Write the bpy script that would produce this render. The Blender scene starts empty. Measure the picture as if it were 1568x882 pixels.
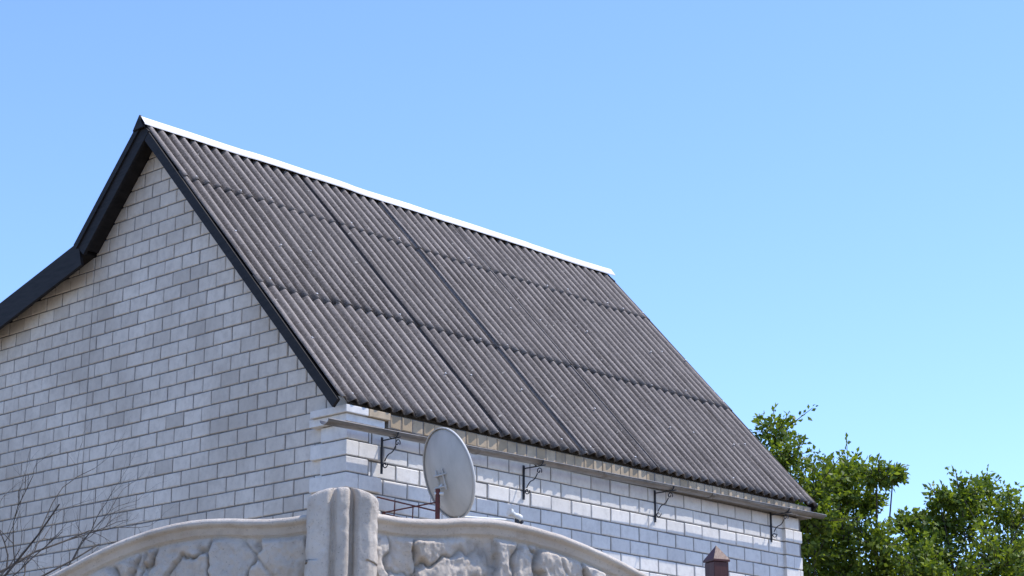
import bpy, bmesh, math, random
import numpy as np
from mathutils import Vector, Matrix, noise
random.seed(7); rng=np.random.default_rng(7)
scene=bpy.context.scene
scene.view_settings.view_transform='Standard'
scene.view_settings.look='None'
scene.view_settings.exposure=0

# ---------------------------------------------------------------- helpers
def link(o,parent=None):
    scene.collection.objects.link(o)
    if parent: o.parent=parent
    return o
def empty(name,loc=(0,0,0),rz=0):
    e=bpy.data.objects.new(name,None); e.location=loc; e.rotation_euler=(0,0,rz); e.empty_display_size=.2
    return link(e)
def meshobj(name,verts,faces,mat,parent=None,smooth=False,attrs=None):
    me=bpy.data.meshes.new(name); me.from_pydata(verts,[],faces); me.update()
    if attrs:
        for k,(typ,data) in attrs.items():
            a=me.attributes.new(k,typ,'POINT')
            if typ=='FLOAT': a.data.foreach_set('value',np.array(data,dtype=np.float32).ravel())
            else: a.data.foreach_set('vector',np.array(data,dtype=np.float32).ravel())
    if smooth:
        me.polygons.foreach_set('use_smooth',[True]*len(me.polygons))
    if mat: me.materials.append(mat)
    o=bpy.data.objects.new(name,me)
    return link(o,parent)
def box(name,lo,hi,mat,parent=None,bev=0.004):
    bm=bmesh.new(); bmesh.ops.create_cube(bm,size=1)
    for v in bm.verts:
        v.co=Vector([lo[i]+(v.co[i]+.5)*(hi[i]-lo[i]) for i in range(3)])
    if bev: bmesh.ops.bevel(bm,geom=bm.edges[:],offset=bev,segments=2,affect='EDGES',profile=.6)
    me=bpy.data.meshes.new(name); bm.to_mesh(me); bm.free(); me.materials.append(mat)
    return link(bpy.data.objects.new(name,me),parent)
def prism(name,poly,axis_dir,depth,mat,parent=None,bev=0):
    n=len(poly); d=Vector(axis_dir)*depth
    vs=[Vector(p) for p in poly]+[Vector(p)+d for p in poly]
    fs=[tuple(range(n))[::-1],tuple(range(n,2*n))]+[(i,(i+1)%n,n+(i+1)%n,n+i) for i in range(n)]
    o=meshobj(name,vs,fs,mat,parent)
    bm=bmesh.new(); bm.from_mesh(o.data); bmesh.ops.recalc_face_normals(bm,faces=bm.faces)
    if bev: bmesh.ops.bevel(bm,geom=bm.edges[:],offset=bev,segments=2,affect='EDGES')
    bm.to_mesh(o.data); bm.free()
    return o
def curve(name,paths,mat,parent=None,depth=1.0,res=2):
    cu=bpy.data.curves.new(name,'CURVE'); cu.dimensions='3D'; cu.bevel_depth=depth; cu.bevel_resolution=res; cu.use_fill_caps=True
    for p in paths:
        s=cu.splines.new('POLY'); s.points.add(len(p)-1)
        for i,q in enumerate(p):
            s.points[i].co=(q[0],q[1],q[2],1); s.points[i].radius=q[3]
    cu.materials.append(mat)
    return link(bpy.data.objects.new(name,cu),parent)

class M:
    def __init__(s,name,rough=.8):
        s.m=bpy.data.materials.new(name); s.m.use_nodes=True; s.nt=s.m.node_tree; s.n=s.nt.nodes; s.l=s.nt.links
        s.b=s.n['Principled BSDF']; s.b.inputs['Roughness'].default_value=rough
        s.tc=s.n.new('ShaderNodeTexCoord')
    def inp(s,sock,v):
        if isinstance(v,bpy.types.NodeSocket): s.l.new(v,sock)
        else: sock.default_value=v
    def mapping(s,scale,src=None):
        n=s.n.new('ShaderNodeMapping'); n.inputs['Scale'].default_value=scale
        s.l.new(src if src else s.tc.outputs['Object'],n.inputs['Vector']); return n.outputs[0]
    def noise(s,scale,detail=5,rough=.55,vec=None,dist=0):
        n=s.n.new('ShaderNodeTexNoise'); n.inputs['Scale'].default_value=scale; n.inputs['Detail'].default_value=detail
        n.inputs['Roughness'].default_value=rough; n.inputs['Distortion'].default_value=dist
        s.l.new(vec if vec else s.tc.outputs['Object'],n.inputs['Vector']); return n.outputs['Fac']
    def attr(s,name,out='Fac'):
        n=s.n.new('ShaderNodeAttribute'); n.attribute_name=name; return n.outputs[out]
    def ramp(s,fac,stops):
        n=s.n.new('ShaderNodeValToRGB'); e=n.color_ramp.elements
        while len(e)<len(stops): e.new(.5)
        for i,(p,c) in enumerate(stops):
            e[i].position=p; e[i].color=(c if len(c)==4 else (*c,1)) if hasattr(c,'__len__') else (c,c,c,1)
        s.l.new(fac,n.inputs[0]); return n.outputs[0]
    def mix(s,fac,a,b,mode='MIX'):
        n=s.n.new('ShaderNodeMix'); n.data_type='RGBA'; n.blend_type=mode
        s.inp(n.inputs[0],fac); 
        for sock,v in ((n.inputs[6],a),(n.inputs[7],b)):
            if isinstance(v,bpy.types.NodeSocket): s.l.new(v,sock)
            else: sock.default_value=(*v,1) if len(v)==3 else v
        return n.outputs[2]
    def math(s,op,a,b=0):
        n=s.n.new('ShaderNodeMath'); n.operation=op; s.inp(n.inputs[0],a); s.inp(n.inputs[1],b); return n.outputs[0]
    def col(s,c):
        if isinstance(c,bpy.types.NodeSocket): s.l.new(c,s.b.inputs['Base Color'])
        else: s.b.inputs['Base Color'].default_value=(*c,1)
    def bump(s,h,strength=.5,dist=.01):
        n=s.n.new('ShaderNodeBump'); n.inputs['Strength'].default_value=strength; n.inputs['Distance'].default_value=dist
        s.l.new(h,n.inputs['Height']); s.l.new(n.outputs[0],s.b.inputs['Normal'])

# ---------------------------------------------------------------- materials
def mk_brick(name,c1,c2,stain,stainamt):
    m=M(name,.85)
    t=m.attr('tone')
    c=m.ramp(t,[(0,c2),(.25,tuple(.3*a+.7*b for a,b in zip(c2,c1))),(1,c1)])
    st=m.ramp(m.noise(.9,6,.65),[(.42,0.0),(.75,1.0)])
    c=m.mix(m.math('MULTIPLY',st,stainamt),c,stain)
    st2=m.ramp(m.noise(14,5,.7),[(.44,0.0),(.75,1.0)])
    c=m.mix(m.math('MULTIPLY',st2,.4),c,tuple(x*.6 for x in c2))
    drip=m.ramp(m.noise(3,4,.6,m.mapping((4,4,.5))),[(.5,0.0),(.8,1.0)])
    c=m.mix(m.math('MULTIPLY',drip,.2),c,stain)
    m.col(c); m.bump(m.noise(90,4,.7),.35,.006)
    return m.m
MAT_BG=mk_brick('gable_brick',(.73,.66,.57),(.54,.48,.41),(.38,.325,.265),.7)
MAT_BF=mk_brick('front_brick',(.78,.74,.68),(.66,.62,.57),(.52,.475,.43),.3)
m=M('mortar',.95); m.col(m.ramp(m.noise(25,4),[(.3,(.13,.12,.11)),(.7,(.24,.22,.2))])); m.bump(m.noise(120,3),.4,.005); MAT_MORT=m.m
m=M('cream_brick',.85); c=m.ramp(m.attr('tone'),[(0,(.38,.28,.17)),(1,(.54,.42,.28))]); c=m.mix(m.ramp(m.noise(12,5),[(.45,0.),(.8,.6)]),c,(.22,.17,.11)); m.col(c); m.bump(m.noise(80,3),.3,.005); MAT_CREAM=m.m

m=M('asbestos_slate',.92)
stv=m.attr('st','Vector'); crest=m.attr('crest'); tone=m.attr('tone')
base=m.ramp(crest,[(0,(.030,.024,.020)),(.35,(.078,.065,.056)),(.72,(.2,.17,.15)),(1,(.36,.31,.27))])  # mossy valleys; ramp also paints in rib light and shade, pale crest to dark
streak=m.noise(7,6,.7,m.mapping((3,.3,1),stv),.3)
base=m.mix(m.ramp(streak,[(.44,0.),(.7,.75)]),base,(.06,.05,.043))
pale=m.noise(9,6,.75,m.mapping((2.4,.25,1),stv),.2)
base=m.mix(m.ramp(pale,[(.52,0.),(.75,.5)]),base,(.36,.315,.275))
grit=m.noise(60,5,.75,m.mapping((1,.6,1),stv))
base=m.mix(m.ramp(grit,[(.53,0.),(.74,.65)]),base,(.42,.37,.33))
base=m.mix(m.ramp(m.noise(45,4,.8,m.mapping((1,1,1),stv)),[(.33,.75),(.48,0.)]),base,(.024,.02,.017))
base=m.mix(m.ramp(m.noise(.7,4,.6,stv),[(.38,0.),(.7,.25)]),base,(.25,.215,.185))
br=m.ramp(tone,[(0,.94),(1,1.06)])
base=m.mix(1.0,base,br,'MULTIPLY')
spots=m.ramp(m.noise(22,2,.4,stv),[(.73,0.),(.77,.8)])
base=m.mix(spots,base,(.5,.45,.38))
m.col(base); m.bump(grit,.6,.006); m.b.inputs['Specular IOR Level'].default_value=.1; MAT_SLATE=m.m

m=M('dark_board',.6); m.col(m.ramp(m.noise(5,5,.6,m.mapping((1,1,6))),[(.3,(.009,.008,.008)),(.8,(.026,.022,.022))])); m.b.inputs['Specular IOR Level'].default_value=.2; MAT_DARK=m.m
m=M('ridge_zinc',.5); m.col(m.ramp(m.noise(3,5),[(.3,(.5,.48,.46)),(.7,(.7,.68,.66))])); m.b.inputs['Metallic'].default_value=.15; MAT_RIDGE=m.m
m=M('gutter_zinc',.42); m.col(m.ramp(m.noise(4,6,.65,m.mapping((1,4,4))),[(.3,(.13,.117,.104)),(.75,(.32,.29,.265))])); m.b.inputs['Metallic'].default_value=.5; MAT_GUT=m.m
m=M('wrought_iron',.6); m.col((.025,.027,.035)); MAT_IRON=m.m
m=M('rusty_red',.7); m.col(m.ramp(m.noise(30,4),[(.35,(.15,.03,.02)),(.7,(.07,.025,.02))])); MAT_RUST=m.m
m=M('dish_paint',.5); c=m.ramp(m.noise(4,6,.6,m.mapping((1,1,.5))),[(.35,(.58,.56,.52)),(.7,(.42,.41,.38))]); m.col(c); MAT_DISH=m.m
m=M('lnb_plastic',.4); m.col((.65,.64,.6)); MAT_LNB=m.m

def mk_concrete(name,a,b,dirt):
    m=M(name,.9)
    c=m.ramp(m.noise(6,6,.6),[(.3,a),(.7,b)])
    c=m.mix(m.ramp(m.noise(22,6,.75),[(.5,0.),(.75,.55)]),c,dirt)
    c=m.mix(m.ramp(m.noise(4,5,.7,m.mapping((1,1,.35))),[(.5,0.),(.75,.5)]),c,dirt)
    c=m.mix(m.ramp(m.noise(170,3,.8),[(.6,0.),(.72,.7)]),c,tuple(x*.45 for x in dirt))
    g=m.attr('groove')
    c=m.mix(m.math('MULTIPLY',g,.55),c,tuple(x*.45 for x in dirt))
    m.col(c); m.bump(m.noise(110,7,.8),.8,.005)
    return m.m
MAT_CONC=mk_concrete('fence_concrete',(.52,.44,.355),(.69,.61,.51),(.34,.28,.215))
m=M('brown_post',.45); m.col(m.ramp(m.noise(20,5),[(.3,(.055,.018,.014)),(.7,(.1,.035,.027))])); m.bump(m.noise(60,4,.6,m.mapping((3,3,.4))),.3,.004); m.b.inputs['Specular IOR Level'].default_value=.25; MAT_BROWN=m.m
m=M('bark',.95); m.col(m.ramp(m.noise(20,5),[(.3,(.04,.032,.026)),(.7,(.1,.083,.066))])); MAT_BARK=m.m
m=M('grass',.95); c=m.ramp(m.noise(.8,8,.7),[(.3,(.06,.07,.03)),(.7,(.12,.12,.06))]); c=m.mix(m.ramp(m.noise(.25,6,.7),[(.40,0.),(.52,1.)]),c,(.27,.21,.15)); m.col(c); MAT_GRASS=m.m
def mk_leaf(name,a,b):
    m=M(name,.5); c=m.ramp(m.attr('tone'),[(0,a),(1,b)]); m.col(c)
    tr=m.n.new('ShaderNodeBsdfTranslucent'); tc=m.mix(1.,c,(1.6,1.6,.5),'MULTIPLY'); m.l.new(tc,tr.inputs[0])
    mx=m.n.new('ShaderNodeMixShader'); mx.inputs[0].default_value=.4
    m.l.new(m.b.outputs[0],mx.inputs[1]); m.l.new(tr.outputs[0],mx.inputs[2]); m.l.new(mx.outputs[0],m.n['Material Output'].inputs[0])
    m.b.inputs['Specular IOR Level'].default_value=.3
    return m.m
MAT_LEAF=mk_leaf('apple_leaves',(.07,.115,.016),(.22,.28,.05))

# ---------------------------------------------------------------- ground
meshobj('ground',[(-600,-600,0),(600,-600,0),(600,900,0),(-600,900,0)],[(0,1,2,3)],MAT_GRASS)

# ---------------------------------------------------------------- house
PH=math.radians(47.7); RV,RZ=2.938,8.495; EZ=5.271; L=7.07; SL=4.366
WU,WV,WEND=.20,.12,6.82
house=empty('brick_house',(-1.451,16.5,0),math.radians(47.4))
TP=(RZ-EZ)/RV
KV,KZ=3.89,RZ-1.0977*(3.89-RV); BV=7.1; BZ=KZ-.29*(BV-KV)
def roofz(v):
    if v<=RV: return EZ+TP*v
    if v<=KV: return RZ-1.0977*(v-RV)
    return KZ-.29*(v-KV)

def bricks(name,mat,org,xd,nd,x0,x1,z0,z1,bl,bh,gap,parent,clips=None,jit=.003,prot=.008,off=0):
    V=[];F=[];T=[]
    xd=Vector(xd);nd=Vector(nd);org=Vector(org)
    row=0; z=z1
    while z>z0:
        zt=z-gap; zb=z-bh
        x=x0-(bl*.5 if (row+off)%2 else 0)
        while x<x1:
            a=max(x,x0)+gap*.5; b=min(x+bl,x1)-gap*.5+random.uniform(-.002,.002)
            x+=bl
            if b-a<.03: continue
            pr=prot+random.uniform(-jit,jit); t=random.random()**.7
            if random.random()<.08: t*=.4
            e=.007
            i=len(V)
            j=lambda: random.uniform(-.002,.002)
            for (xx,zz,pp) in ((a,zb,-.01),(b,zb,-.01),(b,zt,-.01),(a,zt,-.01),
                               (a+j(),zb+j(),pr-.006),(b+j(),zb+j(),pr-.006),(b+j(),zt+j(),pr-.006),(a+j(),zt+j(),pr-.006),
                               (a+e+j(),zb+e+j(),pr),(b-e+j(),zb+e+j(),pr),(b-e+j(),zt-e+j(),pr),(a+e+j(),zt-e+j(),pr)):
                V.append(org+xd*xx+Vector((0,0,zz))+nd*pp); T.append(t)
            for k in range(4):
                k2=(k+1)%4
                F.append((i+k,i+k2,i+4+k2,i+4+k)); F.append((i+4+k,i+4+k2,i+8+k2,i+8+k))
            F.append((i+8,i+9,i+10,i+11))
        z-=bh; row+=1
    o=meshobj(name,V,F,mat,parent,attrs={'tone':('FLOAT',T)})
    bm=bmesh.new(); bm.from_mesh(o.data)
    for (co,no) in (clips or []):
        bmesh.ops.bisect_plane(bm,geom=bm.verts[:]+bm.edges[:]+bm.faces[:],plane_co=co,plane_no=no,clear_outer=True)
    bmesh.ops.recalc_face_normals(bm,faces=bm.faces)
    bm.to_mesh(o.data); bm.free()
    return o
TH=.07
frontclip=(Vector((0,0,EZ-TH*1.4)),Vector((0,-TP,1)).normalized())
backclip=(Vector((0,RV,RZ-TH*1.4)),Vector((0,1.0977,1)).normalized())
shclip=(Vector((0,KV,KZ-TH*1.1)),Vector((0,.29,1)).normalized())
BL,BH,GP=.262,.140,.012
bricks('gable_wall_bricks',MAT_BG,(WU,0,0),(0,1,0),(-1,0,0),WV,KV,0,8.5,BL,BH,GP,house,clips=[frontclip,backclip])
bricks('gable_wall_bricks_rear',MAT_BG,(WU,0,0),(0,1,0),(-1,0,0),KV,6.9,0,8.5,BL,BH,GP,house,clips=[shclip])
FTOP=5.12
bricks('front_wall_bricks',MAT_BF,(0,WV,0),(1,0,0),(0,-1,0),WU,WEND,0,FTOP,.29,BH,GP,house)
c=TH*1.4
poly=[(WU,WV,0),(WU,WV,roofz(WV)-c),(WU,RV,RZ-c),(WU,KV,KZ-c),(WU,6.9,roofz(6.9)-c),(WU,6.9,0)]
prism('masonry_core',poly,(1,0,0),WEND-WU,MAT_MORT,house)
bricks('far_gable_bricks',MAT_BG,(WEND,0,0),(0,1,0),(1,0,0),WV,KV,0,8.5,BL,BH,GP,house,clips=[frontclip,backclip])
bricks('far_gable_bricks_rear',MAT_BG,(WEND,0,0),(0,1,0),(1,0,0),KV,6.9,0,8.5,BL,BH,GP,house,clips=[shclip])
bricks('rear_wall_bricks',MAT_BG,(0,6.9,0),(1,0,0),(0,1,0),WU,WEND,0,6.3,.29,BH,GP,house)

def pier(name,u0,u1,v0,v1,z0,z1,mat,toothu=0,toothv=0):
    V=[];F=[];T=[];z=z1;r=0
    def blk(a,b,cc,d,zb,zt,t):
        e=.006;i=len(V)
        for zz,s in ((zb,e),(zb+e,0),(zt-e,0),(zt,e)):
            V.extend([(a+s,cc+s,zz),(b-s,cc+s,zz),(b-s,d-s,zz),(a+s,d-s,zz)]); T.extend([t]*4)
        F.append((i,i+3,i+2,i+1)); F.append((i+12,i+13,i+14,i+15))
        for q in range(3):
            for k in range(4): F.append((i+4*q+k,i+4*q+(k+1)%4,i+4*q+4+(k+1)%4,i+4*q+4+k))
    while z>z0:
        du=toothu if r%2 else 0; dv=toothv if r%2 else 0
        p=random.uniform(-.003,.003); zt=z-GP; zb=z-BH
        a,b,cc,d=u0-p,u1+du,v0-p,v1+dv
        s=a+(.14 if r%2 else .25)
        blk(a,min(s,b),cc,d,zb,zt,random.random()**.7)
        if b-s>.05: blk(s+GP*.7,b,cc+.001,d-.02,zb,zt,random.random()**.7)
        z-=BH; r+=1
    return meshobj(name,V,F,mat,house,attrs={'tone':('FLOAT',T)})
pier('corner_pier_bricks',WU-.04,.44,WV-.045,.40,0,5.12,MAT_BF,.13,.13)
box('corner_pier_core',(WU-.03,WV-.035,0),(.43,.39,5.11),MAT_MORT,house,0)
pier('far_corner_pier_bricks',WEND-.27,WEND+.03,WV-.045,.40,0,5.12,MAT_BF,0,.13)
box('far_corner_pier_core',(WEND-.26,WV-.035,0),(WEND+.02,.39,5.11),MAT_MORT,house,0)

bricks('eave_cornice_bricks',MAT_CREAM,(0,.028,0),(1,0,0),(0,-1,0),.62,6.99,5.128,5.252,.135,.124,.006,house,prot=.004,jit=.004)
box('eave_cornice_core',(.6,.029,5.125),(6.98,WV+.1,5.248),MAT_MORT,house,0)
def vbox(name,lo,hi,mat,tone=.9):
    o=box(name,lo,hi,mat,house,.006)
    a=o.data.attributes.new('tone','FLOAT','POINT'); a.data.foreach_set('value',[tone]*len(o.data.vertices)); return o
vbox('corbel_course_1',(.08,.0,5.185),(.34,.46,5.25),MAT_BF)
vbox('corbel_course_2',(.348,.0,5.185),(.6,.30,5.25),MAT_CREAM,.8)
vbox('corbel_course_3',(.11,.03,5.115),(.56,.50,5.181),MAT_BF)

# ---- corrugated slate roof
PITCH=L/52.0
def slate(name,rows,u_edges,P0,dv,nv,parent,amp=.024):
    V=[];F=[];ST=[];CR=[];TO=[]
    P0=Vector(P0);dv=Vector(dv);nv=Vector(nv)
    for ri,(w0,w1) in enumerate(rows):
        for si in range(len(u_edges)-1):
            ua,ub=u_edges[si],u_edges[si+1]
            ub2=min(ub+PITCH*.4,u_edges[-1])
            nu=max(4,int(round((ub2-ua)/PITCH*14))); nw=16
            top=w0-(.12 if ri>0 else 0); end=w1+random.uniform(-.014,.014)
            tn=random.random(); lift=random.uniform(0,.003); ph=random.uniform(-.003,.003); i0=len(V); skew=random.uniform(-.008,.008)
            for a in range(nw+1):
                f=a/nw
                for b in range(nu+1):
                    u=ua+(ub2-ua)*b/nu; g=b/nu
                    w=top+(end+skew*(g-.5)-top)*f
                    if a==nw: w+=.006*noise.noise(Vector((u*9,ri*3.3,1)))
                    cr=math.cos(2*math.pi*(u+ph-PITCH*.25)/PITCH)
                    z=amp*cr + .014*f + lift + .0125*(1-g)**2 + .004*noise.noise(Vector((u*.9,w*1.3,ri)))
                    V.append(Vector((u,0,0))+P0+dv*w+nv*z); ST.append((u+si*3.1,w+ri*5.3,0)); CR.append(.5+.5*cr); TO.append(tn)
            for a in range(nw):
                for b in range(nu):
                    i=i0+a*(nu+1)+b; F.append((i,i+nu+1,i+nu+2,i+1))
    o=meshobj(name,V,F,MAT_SLATE,parent,smooth=True,attrs={'st':('FLOAT_VECTOR',ST),'crest':('FLOAT',CR),'tone':('FLOAT',TO)})
    s=o.modifiers.new('thick','SOLIDIFY'); s.thickness=.008; s.offset=-1
    return o
cph,sph=math.cos(PH),math.sin(PH)
ue=[0,.13*L]+[(.13+.157*k)*L for k in range(1,6)]+[L]
rows=[(.02,.224*SL),(.224*SL,.617*SL),(.617*SL,SL)]
slate('roof_sheets',rows,ue,(0,RV,RZ),(0,-cph,-sph),(0,-sph,cph),house)
bl=math.hypot(KV-RV,RZ-KZ); d=Vector((0,KV-RV,KZ-RZ)).normalized()
slate('roof_sheets_rear_upper',[(.02,bl)],ue,(0,RV,RZ),d,(0,-d.z,d.y),house)
bl2=math.hypot(BV-KV,BZ-KZ); d2=Vector((0,BV-KV,BZ-KZ)).normalized()
slate('roof_sheets_rear_lower',[(0,1.7),(1.7,bl2)],ue,(0,KV,KZ),d2,(0,-d2.z,d2.y),house)
NV=[];NF=[]
for w0 in (rows[0][1]-.07,rows[1][1]-.07,rows[2][1]-.09,rows[1][0]+.85,rows[2][0]+.8):
    for si in range(len(ue)-1):
        for fr in (.18,.8):
            if random.random()<.3: continue
            u=ue[si]+(ue[si+1]-ue[si])*fr
            u=round((u-PITCH*.25)/PITCH)*PITCH+PITCH*.25
            cpt=Vector((u,RV,RZ))+Vector((0,-cph,-sph))*(w0+random.uniform(-.05,.05))+Vector((0,-sph,cph))*.046
            i=len(NV); r=.011
            for k in range(6):
                a=k*math.pi/3; NV.append(cpt+Vector((1,0,0))*r*math.cos(a)+Vector((0,-cph,-sph))*r*math.sin(a))
            NV.append(cpt+Vector((0,-sph,cph))*.006)
            for k in range(6): NF.append((i+k,i+(k+1)%6,i+6))
meshobj('roof_nails',NV,NF,MAT_RIDGE,house)

nf=Vector((0,-sph,cph))
def slab(name,a,b,n,o0,o1,u0,u1,mat):
    a=Vector(a);b=Vector(b);n=Vector(n)
    poly=[a+n*o0,b+n*o0,b+n*o1,a+n*o1]; poly=[(u0,p.y,p.z) for p in poly]
    return prism(name,poly,(1,0,0),u1-u0,mat,house)
Rp=(0,RV,RZ); dF=Vector((0,-cph,-sph))
slab('roof_deck',Rp,Vector(Rp)+dF*(SL-.20),nf,-.078,-.036,.03,L-.03,MAT_DARK)
nb=Vector((0,-d.z,d.y)); nb2=Vector((0,-d2.z,d2.y))
Kp=Vector((0,KV,KZ)); Bp=Vector((0,BV,BZ))
slab('roof_deck_rear',Rp,Kp,nb,-.079,-.037,.03,L-.03,MAT_DARK)
slab('roof_deck_rear_low',Kp,Bp,nb2,-.08,-.038,.03,L-.03,MAT_DARK)
for nm,u0,u1 in (('verge_board',-.02,.012),('verge_board_far',L-.012,L+.02)):
    slab(nm,Rp,Vector(Rp)+dF*(SL-.01),nf,-.085,.004,u0,u1,MAT_DARK)
    slab(nm+'_rear',Vector(Rp),Kp+d*.02,nb,-.16,.02,u0-.004,u1-.004,MAT_DARK)
    slab(nm+'_rear_strip',Vector(Rp),Kp+d*.03,nb,-.03,.034,u0-.022,u0-.006,MAT_DARK)
    slab(nm+'_rear_low',Kp-d2*.02,Bp,nb2,-.24,.02,u0-.007,u1-.007,MAT_DARK)
V=[];F=[];N=60
for i in range(N+1):
    u=-.05+(L+.1)*i/N; dz=.008*noise.noise(Vector((u*1.5,3,1)))+ (.005 if (i//12)%2 else 0)
    V+=[(u,RV-.088,RZ-.035+dz),(u,RV-.085,RZ-.02+dz),(u,RV-.02,RZ+.062+dz),(u,RV,RZ+.072+dz),(u,RV+.02,RZ+.062+dz),(u,RV+.088,RZ-.035+dz)]
for i in range(N):
    for k in range(5): F.append((i*6+k,(i+1)*6+k,(i+1)*6+k+1,i*6+k+1))
o=meshobj('ridge_cap',V,F,MAT_RIDGE,house); s=o.modifiers.new('t','SOLIDIFY'); s.thickness=.004
prism('ridge_end_cap',[(-.06,RV-.075,RZ-.06),(-.06,RV,RZ+.085),(-.06,RV+.10,RZ-.07)],(1,0,0),.03,MAT_DARK,house,.004)

def gutter(u0,z0,u1,z1,v,r,name):
    V=[];F=[];n=14;K=40
    for i in range(K+1):
        f=i/K; u=u0+(u1-u0)*f; z=z0+(z1-z0)*f+.004*math.sin(f*20)
        for k in range(n+1):
            a=math.pi*k/n; V.append((u,v-r*math.cos(a)*1.0,z-r*math.sin(a)*.75))
    for i in range(K):
        for k in range(n): 
            a=i*(n+1)+k; F.append((a,a+1,a+n+2,a+n+1))
    o=meshobj(name,V,F,MAT_GUT,house,smooth=True); s=o.modifiers.new('t','SOLIDIFY'); s.thickness=.004
    return o
GU0,GZ0,GU1,GZ1,GVc,GR=-.24,5.05,7.02,5.15,-.080,.055
gutter(GU0,GZ0,GU1,GZ1,GVc,GR,'gutter')
curve('gutter_bead',[[(GU0,GVc-GR-.002,GZ0,1),(GU1,GVc-GR-.002,GZ1,1)]],MAT_GUT,house,.006)
for uu in (1.55,3.3,5.0,6.2):
    f=(uu-GU0)/(GU1-GU0); z=GZ0+(GZ1-GZ0)*f
    gutter(uu,z-.001,uu+.05,z-.001,GVc,GR+.004,'gutter_joint_%d'%int(uu*10))
def spiral(cu,cv,cz,r0,r1,a0,a1,n=22):
    out=[]
    for i in range(n+1):
        f=i/n;a=a0+(a1-a0)*f;r=r0+(r1-r0)*f
        out.append((cu,cv+r*math.cos(a),cz+r*math.sin(a),1))
    return out
for k,uu in enumerate((.56,2.42,4.36,6.33)):
    f=(uu-GU0)/(GU1-GU0); zg=GZ0+(GZ1-GZ0)*f-GR*.75-.006
    wv=WV-.02 if k else WV-.065
    b=.0052
    paths=[[(uu,wv,zg+.02,1.3),(uu,wv,zg-.27,1.3)],
           [(uu,wv,zg,1.2),(uu,GVc-GR-.03,zg,1.2)]]
    s=spiral(uu,wv-.035,zg-.215,.006,.033,math.pi*3.2,math.pi*.95)
    s2=spiral(uu,wv-.185,zg-.045,.034,.007,math.pi*1.2,-math.pi*1.1)
    mid=[(uu,wv-.03-.135*t,zg-.185+.12*t+.015*math.sin(math.pi*2*t),1) for t in [i/8 for i in range(9)]]
    paths+= [s,mid,s2]
    paths.append([(uu,GVc-(GR+.006)*math.cos(math.pi*i/10),zg+GR*.75+.006-(GR*.75+.007)*math.sin(math.pi*i/10),1) for i in range(11)])
    curve('gutter_bracket_%d'%(k+1),paths,MAT_IRON,house,b)
    box('gutter_bracket_plate_%d'%(k+1),(uu-.011,wv+.002,zg-.29),(uu+.011,wv+.011,zg+.03),MAT_IRON,house,0)

# ---------------------------------------------------------------- satellite dish
dish=empty('satellite_dish',(-.53,16.8,4.70),0)
az=math.radians(57); el=math.radians(16)
fwd=Vector((math.sin(az)*math.cos(el),math.cos(az)*math.cos(el),math.sin(el)))
side=Vector((math.cos(az),-math.sin(az),0)); up=side.cross(fwd).normalized()
if up.z<0: up=-up
V=[];F=[];NR,NA=14,56; A,B=.37,.385
for i in range(NR+1):
    r=i/NR
    for k in range(NA):
        a=2*math.pi*k/NA
        V.append(side*A*r*math.cos(a)+up*B*r*math.sin(a)+fwd*(.085*r*r-.085))
for i in range(NR):
    for k in range(NA): F.append((i*NA+k,i*NA+(k+1)%NA,(i+1)*NA+(k+1)%NA,(i+1)*NA+k))
base=len(V)
prof=[(1.0,0),(1.022,.004),(1.03,-.008),(1.022,-.02),(1.0,-.016)]
for (r,dz) in prof:
    for k in range(NA):
        a=2*math.pi*k/NA; V.append(side*A*r*math.cos(a)+up*B*r*math.sin(a)+fwd*dz)
for i in range(len(prof)-1):
    for k in range(NA): F.append((base+i*NA+k,base+i*NA+(k+1)%NA,base+(i+1)*NA+(k+1)%NA,base+(i+1)*NA+k))
o=meshobj('reflector',V,F,MAT_DISH,dish,smooth=True); s=o.modifiers.new('t','SOLIDIFY'); s.thickness=.003
bk=-fwd*.10
def pt(v,r=1): return (v.x,v.y,v.z,r)
curve('rear_mount',[[pt(bk-up*.13+side*.05),pt(bk+up*.05+side*.05)],[pt(bk-up*.13-side*.05),pt(bk+up*.05-side*.05)],
   [pt(bk+side*.09,.8),pt(bk-side*.09,.8)],[pt(bk-up*.1+side*.05),pt(bk-up*.1-fwd*.08)],[pt(bk+side*.05),pt(bk-fwd*.06)],[pt(bk-side*.05),pt(bk-fwd*.06)]],MAT_DISH,dish,.008)
pole=Vector((-.625+.53,16.72-16.8,0))
curve('mast',[[(pole.x,pole.y,-.15,1),(pole.x,pole.y,-.50,1)]],MAT_RUST,dish,.020,4)
curve('mast_clamp',[[pt(bk-up*.08,1),(pole.x,pole.y,-.17,1)],[(pole.x-.03,pole.y,-.19,1.2),(pole.x+.05,pole.y,-.19,1.2)]],MAT_LNB,dish,.012,3)
e1=Vector((math.sin(math.radians(42.6)),math.cos(math.radians(42.6)),0)); e2=Vector((-e1.y,e1.x,0)); O=Vector((-1.451,16.5,0))
def W(u,v,z): return O+e1*u+e2*v+Vector((0,0,z))-Vector((-.53,16.8,4.70))
wa=W(.52,WV-.05,4.52); wb=W(.62,WV-.01,4.40); wc=W(.50,WV-.05,4.27)
pa=Vector((pole.x,pole.y,-.26)); pb=Vector((pole.x,pole.y,-.34)); pc=Vector((pole.x,pole.y,-.47))
paths=[[pt(wa),pt(pb)],[pt(wb),pt(pa)],[pt(wc),pt(pc)],[pt(wb,.8),pt(pc,.8)]]
for t in (.3,.6): paths.append([pt(wa.lerp(pb,t),.8),pt(wc.lerp(pc,t),.8)])
curve('wall_arms',paths,MAT_RUST,dish,.0065)
lnb=Vector((.53+.02,.42,-.285))
low=-up*B*.97+fwd*-.01
curve('lnb_arm',[[pt(low),pt(lnb-Vector((.03,.02,.05)))]],MAT_LNB,dish,.011,3)
back=(Vector((0,0,-.02))-lnb).normalized()
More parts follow.
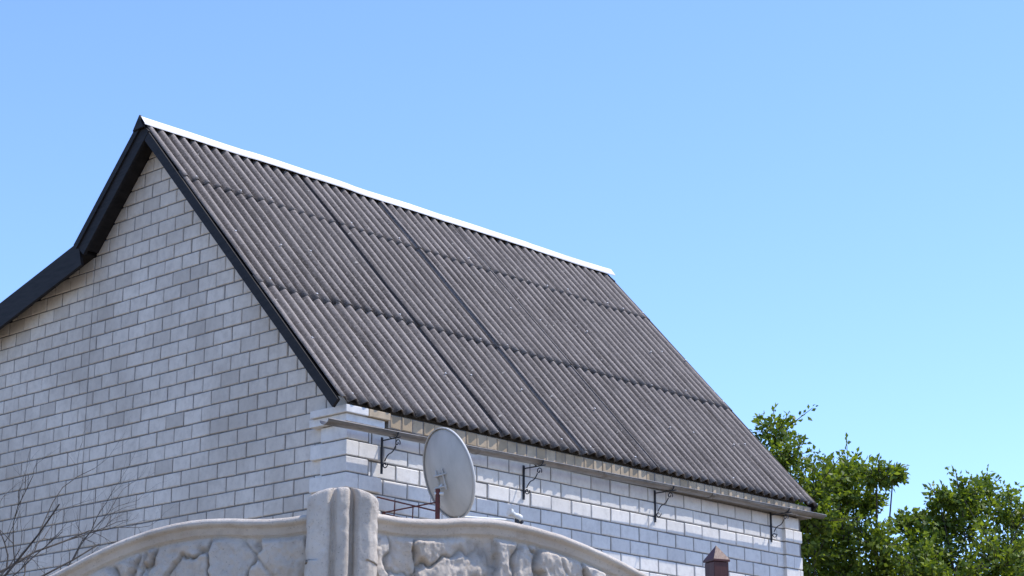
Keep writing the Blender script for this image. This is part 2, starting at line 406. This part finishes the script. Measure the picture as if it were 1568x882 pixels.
curve('lnb',[[pt(lnb+back*.06,1.3),pt(lnb+back*.035,1.35),pt(lnb+back*.03,.9),pt(lnb-back*.02,.85),pt(lnb-back*.025,1.2),pt(lnb-back*.07,1.2)]],MAT_LNB,dish,.027,5)
curve('lnb_plug',[[pt(lnb-back*.04+Vector((0,0,.0)),1),pt(lnb-back*.09-Vector((0,0,.03)),1)],[pt(lnb-back*.03-Vector((0,0,.02)),1),pt(lnb-back*.03-Vector((0,0,.07)),1)]],MAT_IRON,dish,.02,3)

# ---------------------------------------------------------------- concrete fence
PX,PY=-.408,4.80
PL=2.7
prof_L=[(0.0,2.318),(.09,2.316),(.14,2.311),(.22,2.311),(.30,2.316),(.38,2.315),(.46,2.304),(.54,2.284),(.62,2.256),(.70,2.221),(.77,2.190),(.88,2.150),(1.0,2.125),(1.15,2.112),(1.36,2.11)]
prof_R=[(0,2.322),(.096,2.320),(.15,2.316),(.235,2.318),(.32,2.327),(.405,2.329),(.495,2.319),(.582,2.302),(.67,2.276),(.76,2.243),(.83,2.214),(.94,2.175),(1.06,2.15),(1.2,2.138),(1.36,2.135)]
def topz(s,prof):
    if s>PL/2: s=PL-s
    for i in range(len(prof)-1):
        a,b=prof[i],prof[i+1]
        if s<=b[0]:
            f=(s-a[0])/(b[0]-a[0])
            p0=prof[max(i-1,0)];p3=prof[min(i+2,len(prof)-1)]
            m1=(b[1]-p0[1])/(b[0]-p0[0]) if i>0 else 0; m2=(p3[1]-a[1])/(p3[0]-a[0]); h=b[0]-a[0]
            return (2*f**3-3*f*f+1)*a[1]+(f**3-2*f*f+f)*h*m1+(-2*f**3+3*f*f)*b[1]+(f**3-f*f)*h*m2
    return prof[-1][1]
def make_panel(name,ox,oy,ang,flip,fine,seed,parent,prof):
    dx,dy=(math.cos(ang),math.sin(ang))
    nx,ny=(math.sin(ang),-math.cos(ang))
    if flip: dx=-dx; nx=-nx
    step=.0036 if fine else .02
    cols=int((PL-.14)/step); cap=[(-.052,1.9),(-.052,.004),(-.03,-.002),(.0,-.001),(.014,.0015),(.022,.006),(.026,.012),(.024,.018),(.016,.022),(.012,.025),(.012,.0385),(.008,.042),(.0,.046)]
    rowsd=[]; dd=.050
    while dd<.30: rowsd.append(dd); dd+=step
    while dd<2.2: rowsd.append(dd); dd+=.04
    V=[];F=[];G=[]
    nrow=len(cap)+len(rowsd)
    for c_ in range(cols+1):
        s=.07+(PL-.14)*c_/cols; tz=topz(s,prof)
        for (p,dd) in cap:
            z=tz-dd if dd<1.5 else 0.0
            q=p+.0016*noise.noise(Vector((s*30,z*30,seed)))
            V.append((ox+dx*s+nx*q,oy+dy*s+ny*q,z+.001*noise.noise(Vector((s*25,dd*9,seed))))); G.append(0)
        for j,dd in enumerate(rowsd):
            z=max(tz-dd,0.0)
            P=Vector((s*8+seed*11,z*5.0,seed)) 
            wv=noise.noise_vector(P*.9)*.5+noise.noise_vector(P*3.1)*.2+noise.noise_vector(P*8)*.07
            ds,ps=noise.voronoi(P+Vector((wv.x,wv.y,0)))
            ed=ds[1]-ds[0]; cp=ps[0]
            edge=min(1,ed/.085); edge=edge**.6
            rv=noise.cell_vector(cp*13.7+Vector((seed,0,0)))
            tilt=((P.x-cp.x)*(rv.x-.5)+(P.y-cp.y)*(rv.y-.5))*.06
            rough=.008*noise.ridged_multi_fractal(P*1.3,.9,2.2,6,1.0,2.0)+.004*noise.fractal(P*9,.8,2.1,3)
            crack=1-min(1,abs(noise.noise(P*1.2+Vector((5,2,0))))/.04)
            h=.017*edge+tilt*edge+rough*(.3+.7*edge)-.006*crack*edge + .006*rv.z
            fade=min(1,(dd-.046)/.014)
            q=(h-.012)*fade
            V.append((ox+dx*s+nx*q,oy+dy*s+ny*q,z)); G.append(max(1-edge,.5*crack)*fade)
    for c_ in range(cols):
        for r in range(nrow-1):
            a=c_*nrow+r; f=(a,a+1,a+nrow+1,a+nrow); F.append(f[::-1] if flip else f)
    return meshobj(name,V,F,MAT_CONC,parent,smooth=True,attrs={'groove':('FLOAT',G)})
def fpost(name,x,y,rot,parent):
    sec=[(-.085,.03),(-.085,-.014),(-.080,-.026),(-.068,-.033),(-.036,-.037),(-.030,-.034),(-.026,-.026),(-.022,-.024),(-.018,-.030),(-.013,-.046),(-.008,-.050),(.010,-.049),(.016,-.043),(.019,-.020),(.025,-.018),(.030,-.032),(.040,-.040),(.066,-.037),(.079,-.027),(.085,-.012),(.085,.03),(.08,.07),(-.08,.07)]
    pts=[]
    for i in range(len(sec)):
        a=Vector(sec[i]);b=Vector(sec[(i+1)%len(sec)]); k=max(1,int((b-a).length/.004))
        for j in range(k): pts.append(a.lerp(b,j/k))
    zs=[0.0]; z=1.6
    while z<2.350: zs.append(z); z+=.005
    rings=[(q,1.0) for q in zs]+[(2.356,1.0),(2.362,.985),(2.367,.955),(2.371,.90),(2.374,.80),(2.376,.62),(2.377,.3)]
    cr,sr=math.cos(rot),math.sin(rot)
    V=[];F=[];n=len(pts)
    for (z,s) in rings:
        for p in pts:
            nn=noise.fractal(Vector((p.x*45,p.y*45,z*40)),1,2,3)*.0022+noise.noise(Vector((p.x*12+9,p.y*12,z*9)))*.003
            px,py=p.x*s,(p.y-.01)*s+.01
            l=math.hypot(px,py)+1e-6; px+=px/l*nn; py+=py/l*nn
            zz=z - (.016*min(1,max(0,(abs(p.x)-.02)/.065))**2 if z>2.2 else 0)
            V.append((x+px*cr-py*sr,y+px*sr+py*cr,zz))
    for i in range(len(rings)-1):
        for k in range(n): F.append((i*n+k,i*n+(k+1)%n,(i+1)*n+(k+1)%n,(i+1)*n+k))
    F.append(tuple(range((len(rings)-1)*n,len(rings)*n)))
    return meshobj(name,V,F,MAT_CONC,parent,smooth=True,attrs={'groove':('FLOAT',[0]*len(V))})
fence=empty('concrete_fence')
AL,AR=math.radians(15),math.radians(25)
make_panel('panel_1',PX,PY,AL,True,True,3.0,fence,prof_L)
make_panel('panel_2',PX,PY,AR,False,True,8.0,fence,prof_R)
fpost('post_1',PX,PY,math.radians(4),fence)
lx,ly=PX-PL*math.cos(AL),PY+PL*math.sin(AL); rx,ry=PX+PL*math.cos(AR),PY+PL*math.sin(AR)
fpost('post_2',lx,ly,-AL,fence); fpost('post_3',rx,ry,AR,fence)
make_panel('panel_3',lx,ly,AL,True,False,5.0,fence,prof_L)
make_panel('panel_4',rx,ry,AR,False,False,6.0,fence,prof_R)

# ---------------------------------------------------------------- brown post
bp=empty('wooden_gate_post',(.612,6.0,0),math.radians(28))
box('shaft',(-.026,-.026,0),(.026,.026,2.372),MAT_BROWN,bp,.003)
V=[(-.029,-.029,2.373),(.029,-.029,2.373),(.029,.029,2.373),(-.029,.029,2.373),(-.029,-.029,2.379),(.029,-.029,2.379),(.029,.029,2.379),(-.029,.029,2.379),(0,0,2.424)]
meshobj('pyramid_cap',V,[(3,2,1,0),(0,1,5,4),(1,2,6,5),(2,3,7,6),(3,0,4,7),(4,5,8),(5,6,8),(6,7,8),(7,4,8)],MAT_BROWN,bp)

# ---------------------------------------------------------------- trees
def leafmesh(name,P,Dv,parent,size,mat):
    n=len(P); P=np.array(P);Dv=np.array(Dv)
    Dv/=np.linalg.norm(Dv,axis=1,keepdims=True)+1e-9
    rnd=rng.normal(size=(n,3)); S=np.cross(Dv,rnd); S/=np.linalg.norm(S,axis=1,keepdims=True)+1e-9
    N=np.cross(Dv,S)
    l=(size*(.65+.7*rng.random(n)))[:,None]; w=l*.30
    a=P; b=P+Dv*l*.5+S*w+N*l*.08; c_=P+Dv*l+N*(-l*.12); e=P+Dv*l*.5-S*w+N*l*.08
    verts=np.stack([a,b,c_,e],axis=1).reshape(-1,3)
    me=bpy.data.meshes.new(name); me.vertices.add(4*n); me.vertices.foreach_set('co',verts.ravel())
    me.loops.add(4*n); me.loops.foreach_set('vertex_index',np.arange(4*n,dtype=np.int32))
    me.polygons.add(n); me.polygons.foreach_set('loop_start',np.arange(0,4*n,4,dtype=np.int32)); me.polygons.foreach_set('loop_total',np.full(n,4,dtype=np.int32))
    me.update(); me.validate()
    at=me.attributes.new('tone','FLOAT','POINT'); at.data.foreach_set('value',np.repeat(rng.random(n),4).astype(np.float32))
    me.materials.append(mat)
    return link(bpy.data.objects.new(name,me),parent)
def tree(name,base,blobs,dens=1.0,leaf=.07):
    root=empty(name,(base[0],base[1],0)); bx,by=base
    limbs=[];P=[];Dl=[]
    th=1.6
    limbs.append([(0,0,0,.13),(.03,.02,.8,.11),(0,0,th,.09),(.05,0,th+.8,.07)])
    for (x,y,z,r) in blobs:
        t=Vector((x-bx,y-by,z)); s=Vector((0,0,th+random.uniform(-.2,.7)))
        mid=s.lerp(t,.45)+Vector((0,0,-.1))+Vector([random.uniform(-.12,.12) for _ in range(3)])
        q=[]
        for i in range(7):
            f=i/6; p=s*(1-f)**2+mid*2*f*(1-f)+t*f*f
            p+=Vector([random.uniform(-.03,.03) for _ in range(3)])
            q.append((p.x,p.y,p.z,.030*(1-f)+.008))
        limbs.append(q)
        nt=int(110*r*r*dens+14*dens)
        for _ in range(nt):
            dvec=Vector(rng.normal(size=3)); dvec.normalize(); dvec.z=dvec.z*.75+.25
            st=t+dvec*r*random.uniform(0,.5)
            ln=r*random.uniform(.35,.9)
            if random.random()<.10: ln*=1.6; dvec.z+=.1
            end=st+dvec*ln+Vector((0,0,-.05*ln)); 
            if random.random()<.5: limbs.append([(st.x,st.y,st.z,.008),(*(st.lerp(end,.5)+Vector([random.uniform(-.02,.02) for _ in range(3)])),.005),(end.x,end.y,end.z,.003)])
            k=int(12+22*ln)
            for j in range(k):
                f=(j+random.random())/k
                p=st.lerp(end,f); off=Vector(rng.normal(size=3)); off.normalize()
                P.append(p+off*random.uniform(0,.055)); Dl.append(off*.9+dvec*.6+Vector((0,0,-.15)))
    curve('trunk_and_limbs',limbs,MAT_BARK,root,1.0,1)
    leafmesh('foliage',P,Dl,root,leaf,MAT_LEAF)
    return len(P)
def J(l,yb): return [(x+random.uniform(-.05,.05),yb+random.uniform(-.8,.8),z+random.uniform(-.05,.05),r) for x,z,r in l]
nl=0
nl+=tree('apple_tree',(3.6,25.6),J([(3.35,6.72,.3),(3.05,6.56,.32),(3.0,6.25,.42),(3.5,6.36,.34),(3.3,6.1,.5),(3.72,5.95,.42),(3.1,5.7,.55),(3.65,5.55,.5),(3.4,5.1,.6),(3.95,5.2,.42),(3.9,4.8,.55),(3.5,4.5,.6),(4.1,4.3,.5),(3.2,4.2,.6),(2.8,5.2,.6),(2.6,6.2,.4)],25.2),1.45)
nl+=tree('apple_tree.001',(4.5,25.9),J([(4.35,6.42,.24),(4.10,6.25,.32),(4.62,6.2,.28),(4.86,6.2,.16),(4.2,6.0,.38),(3.9,5.9,.36),(4.45,5.9,.30),(4.3,5.6,.42),(4.0,5.4,.45),(4.5,5.3,.42),(4.75,5.05,.38),(4.35,4.85,.55),(4.9,4.65,.5),(4.5,4.3,.6),(5.0,4.1,.5)],25.4),1.6)
nl+=tree('apple_tree.002',(6.1,25.8),J([(5.45,6.0,.24),(5.75,6.05,.3),(5.15,5.8,.24),(6.1,6.1,.4),(5.5,5.7,.36),(5.2,5.5,.28),(5.9,5.7,.45),(5.25,5.3,.34),(5.6,5.2,.45),(5.1,4.95,.4),(5.4,4.7,.5),(6.1,5.1,.55),(6.5,5.8,.5),(6.6,5.2,.6),(5.9,4.5,.6),(5.3,4.2,.55),(6.6,4.4,.6),(7.0,5.6,.5)],25.3),1.5)
P=[];Dl=[]
for i in range(32000):
    x=random.uniform(2.2,8.5); z=random.uniform(2.0,5.1+.4*noise.noise(Vector((x*1.7,0,0)))); y=27.2+random.uniform(-.7,.7)+.5*noise.noise(Vector((x*2,z*2,3)))
    if noise.noise(Vector((x*2.3,y,z*2.3)))<-.25: continue
    P.append((x,y,z)); Dl.append(tuple(rng.normal(size=3)))
leafmesh('hedge',P,Dl,None,.09,MAT_LEAF)

# bare tree at the left
bt=empty('bare_tree',(-4.0,14.0,0)); paths=[]
def grow(p,dv,ln,r,depth):
    pts=[(p.x,p.y,p.z,r)]; n=5; q=p.copy(); dd=dv.copy()
    for i in range(n):
        dd=(dd+Vector([random.uniform(-.28,.28) for _ in range(3)])).normalized()
        q=q+dd*ln/n; rr=r*(1-.55*(i+1)/n); pts.append((q.x,q.y,q.z,rr))
        if depth>0 and random.random()<.7:
            sd=(dd+Vector([random.uniform(-.9,.9),random.uniform(-.5,.5),random.uniform(-.6,.8)])).normalized()
            grow(q,sd,ln*random.uniform(.35,.55),rr*.65,depth-1)
    paths.append(pts)
paths.append([(0,0,0,.07),(.03,0,1.4,.055),(0,.02,2.6,.04),(.05,0,3.3,.02)])
for (z,dx,dz,ln) in ((3.2,.95,.35,1.3),(3.3,.95,.2,1.25),(2.95,.85,.6,1.3),(3.0,-.8,.6,1.2),(2.8,.95,.55,1.35)):
    grow(Vector((.02,0,z)),Vector((dx,random.uniform(-.2,.2),dz)).normalized(),ln,.012,3)
curve('branches',paths,MAT_BARK,bt,1.0,1)

# ---------------------------------------------------------------- light, sky, camera
SAZ,SEL=math.radians(82),math.radians(61)
w=bpy.data.worlds.new("World"); scene.world=w; w.use_nodes=True
nt=w.node_tree; bg=nt.nodes['Background']; sky=nt.nodes.new('ShaderNodeTexSky'); sky.sky_type='NISHITA'
sky.sun_disc=False; sky.sun_elevation=SEL; sky.sun_rotation=SAZ; sky.air_density=1.0; sky.dust_density=.2; sky.ozone_density=1.9
mx=nt.nodes.new('ShaderNodeMix'); mx.data_type='RGBA'; mx.blend_type='MULTIPLY'; mx.inputs[0].default_value=1; mx.inputs[7].default_value=(1.30,1.50,1.98,1)
nt.links.new(sky.outputs[0],mx.inputs[6]); nt.links.new(mx.outputs[2],bg.inputs[0]); bg.inputs[1].default_value=.15
sd=Vector((math.cos(SEL)*math.sin(SAZ),math.cos(SEL)*math.cos(SAZ),math.sin(SEL)))
li=bpy.data.lights.new('sun','SUN'); li.energy=4.9; li.angle=math.radians(.53); li.color=(1,.95,.88)
lo=bpy.data.objects.new('sun',li); lo.rotation_euler=sd.to_track_quat('Z','Y').to_euler(); lo.location=(10,0,20); link(lo)
cam=bpy.data.cameras.new('camera'); cam.sensor_width=36; cam.lens=3075/1568*36; cam.clip_end=3000; cam.clip_start=.1
co=bpy.data.objects.new('camera',cam); co.location=(0,0,1.5); co.rotation_euler=(math.radians(90)+math.atan(885/3075),0,0); link(co)
scene.camera=co
print('leaves',nl)
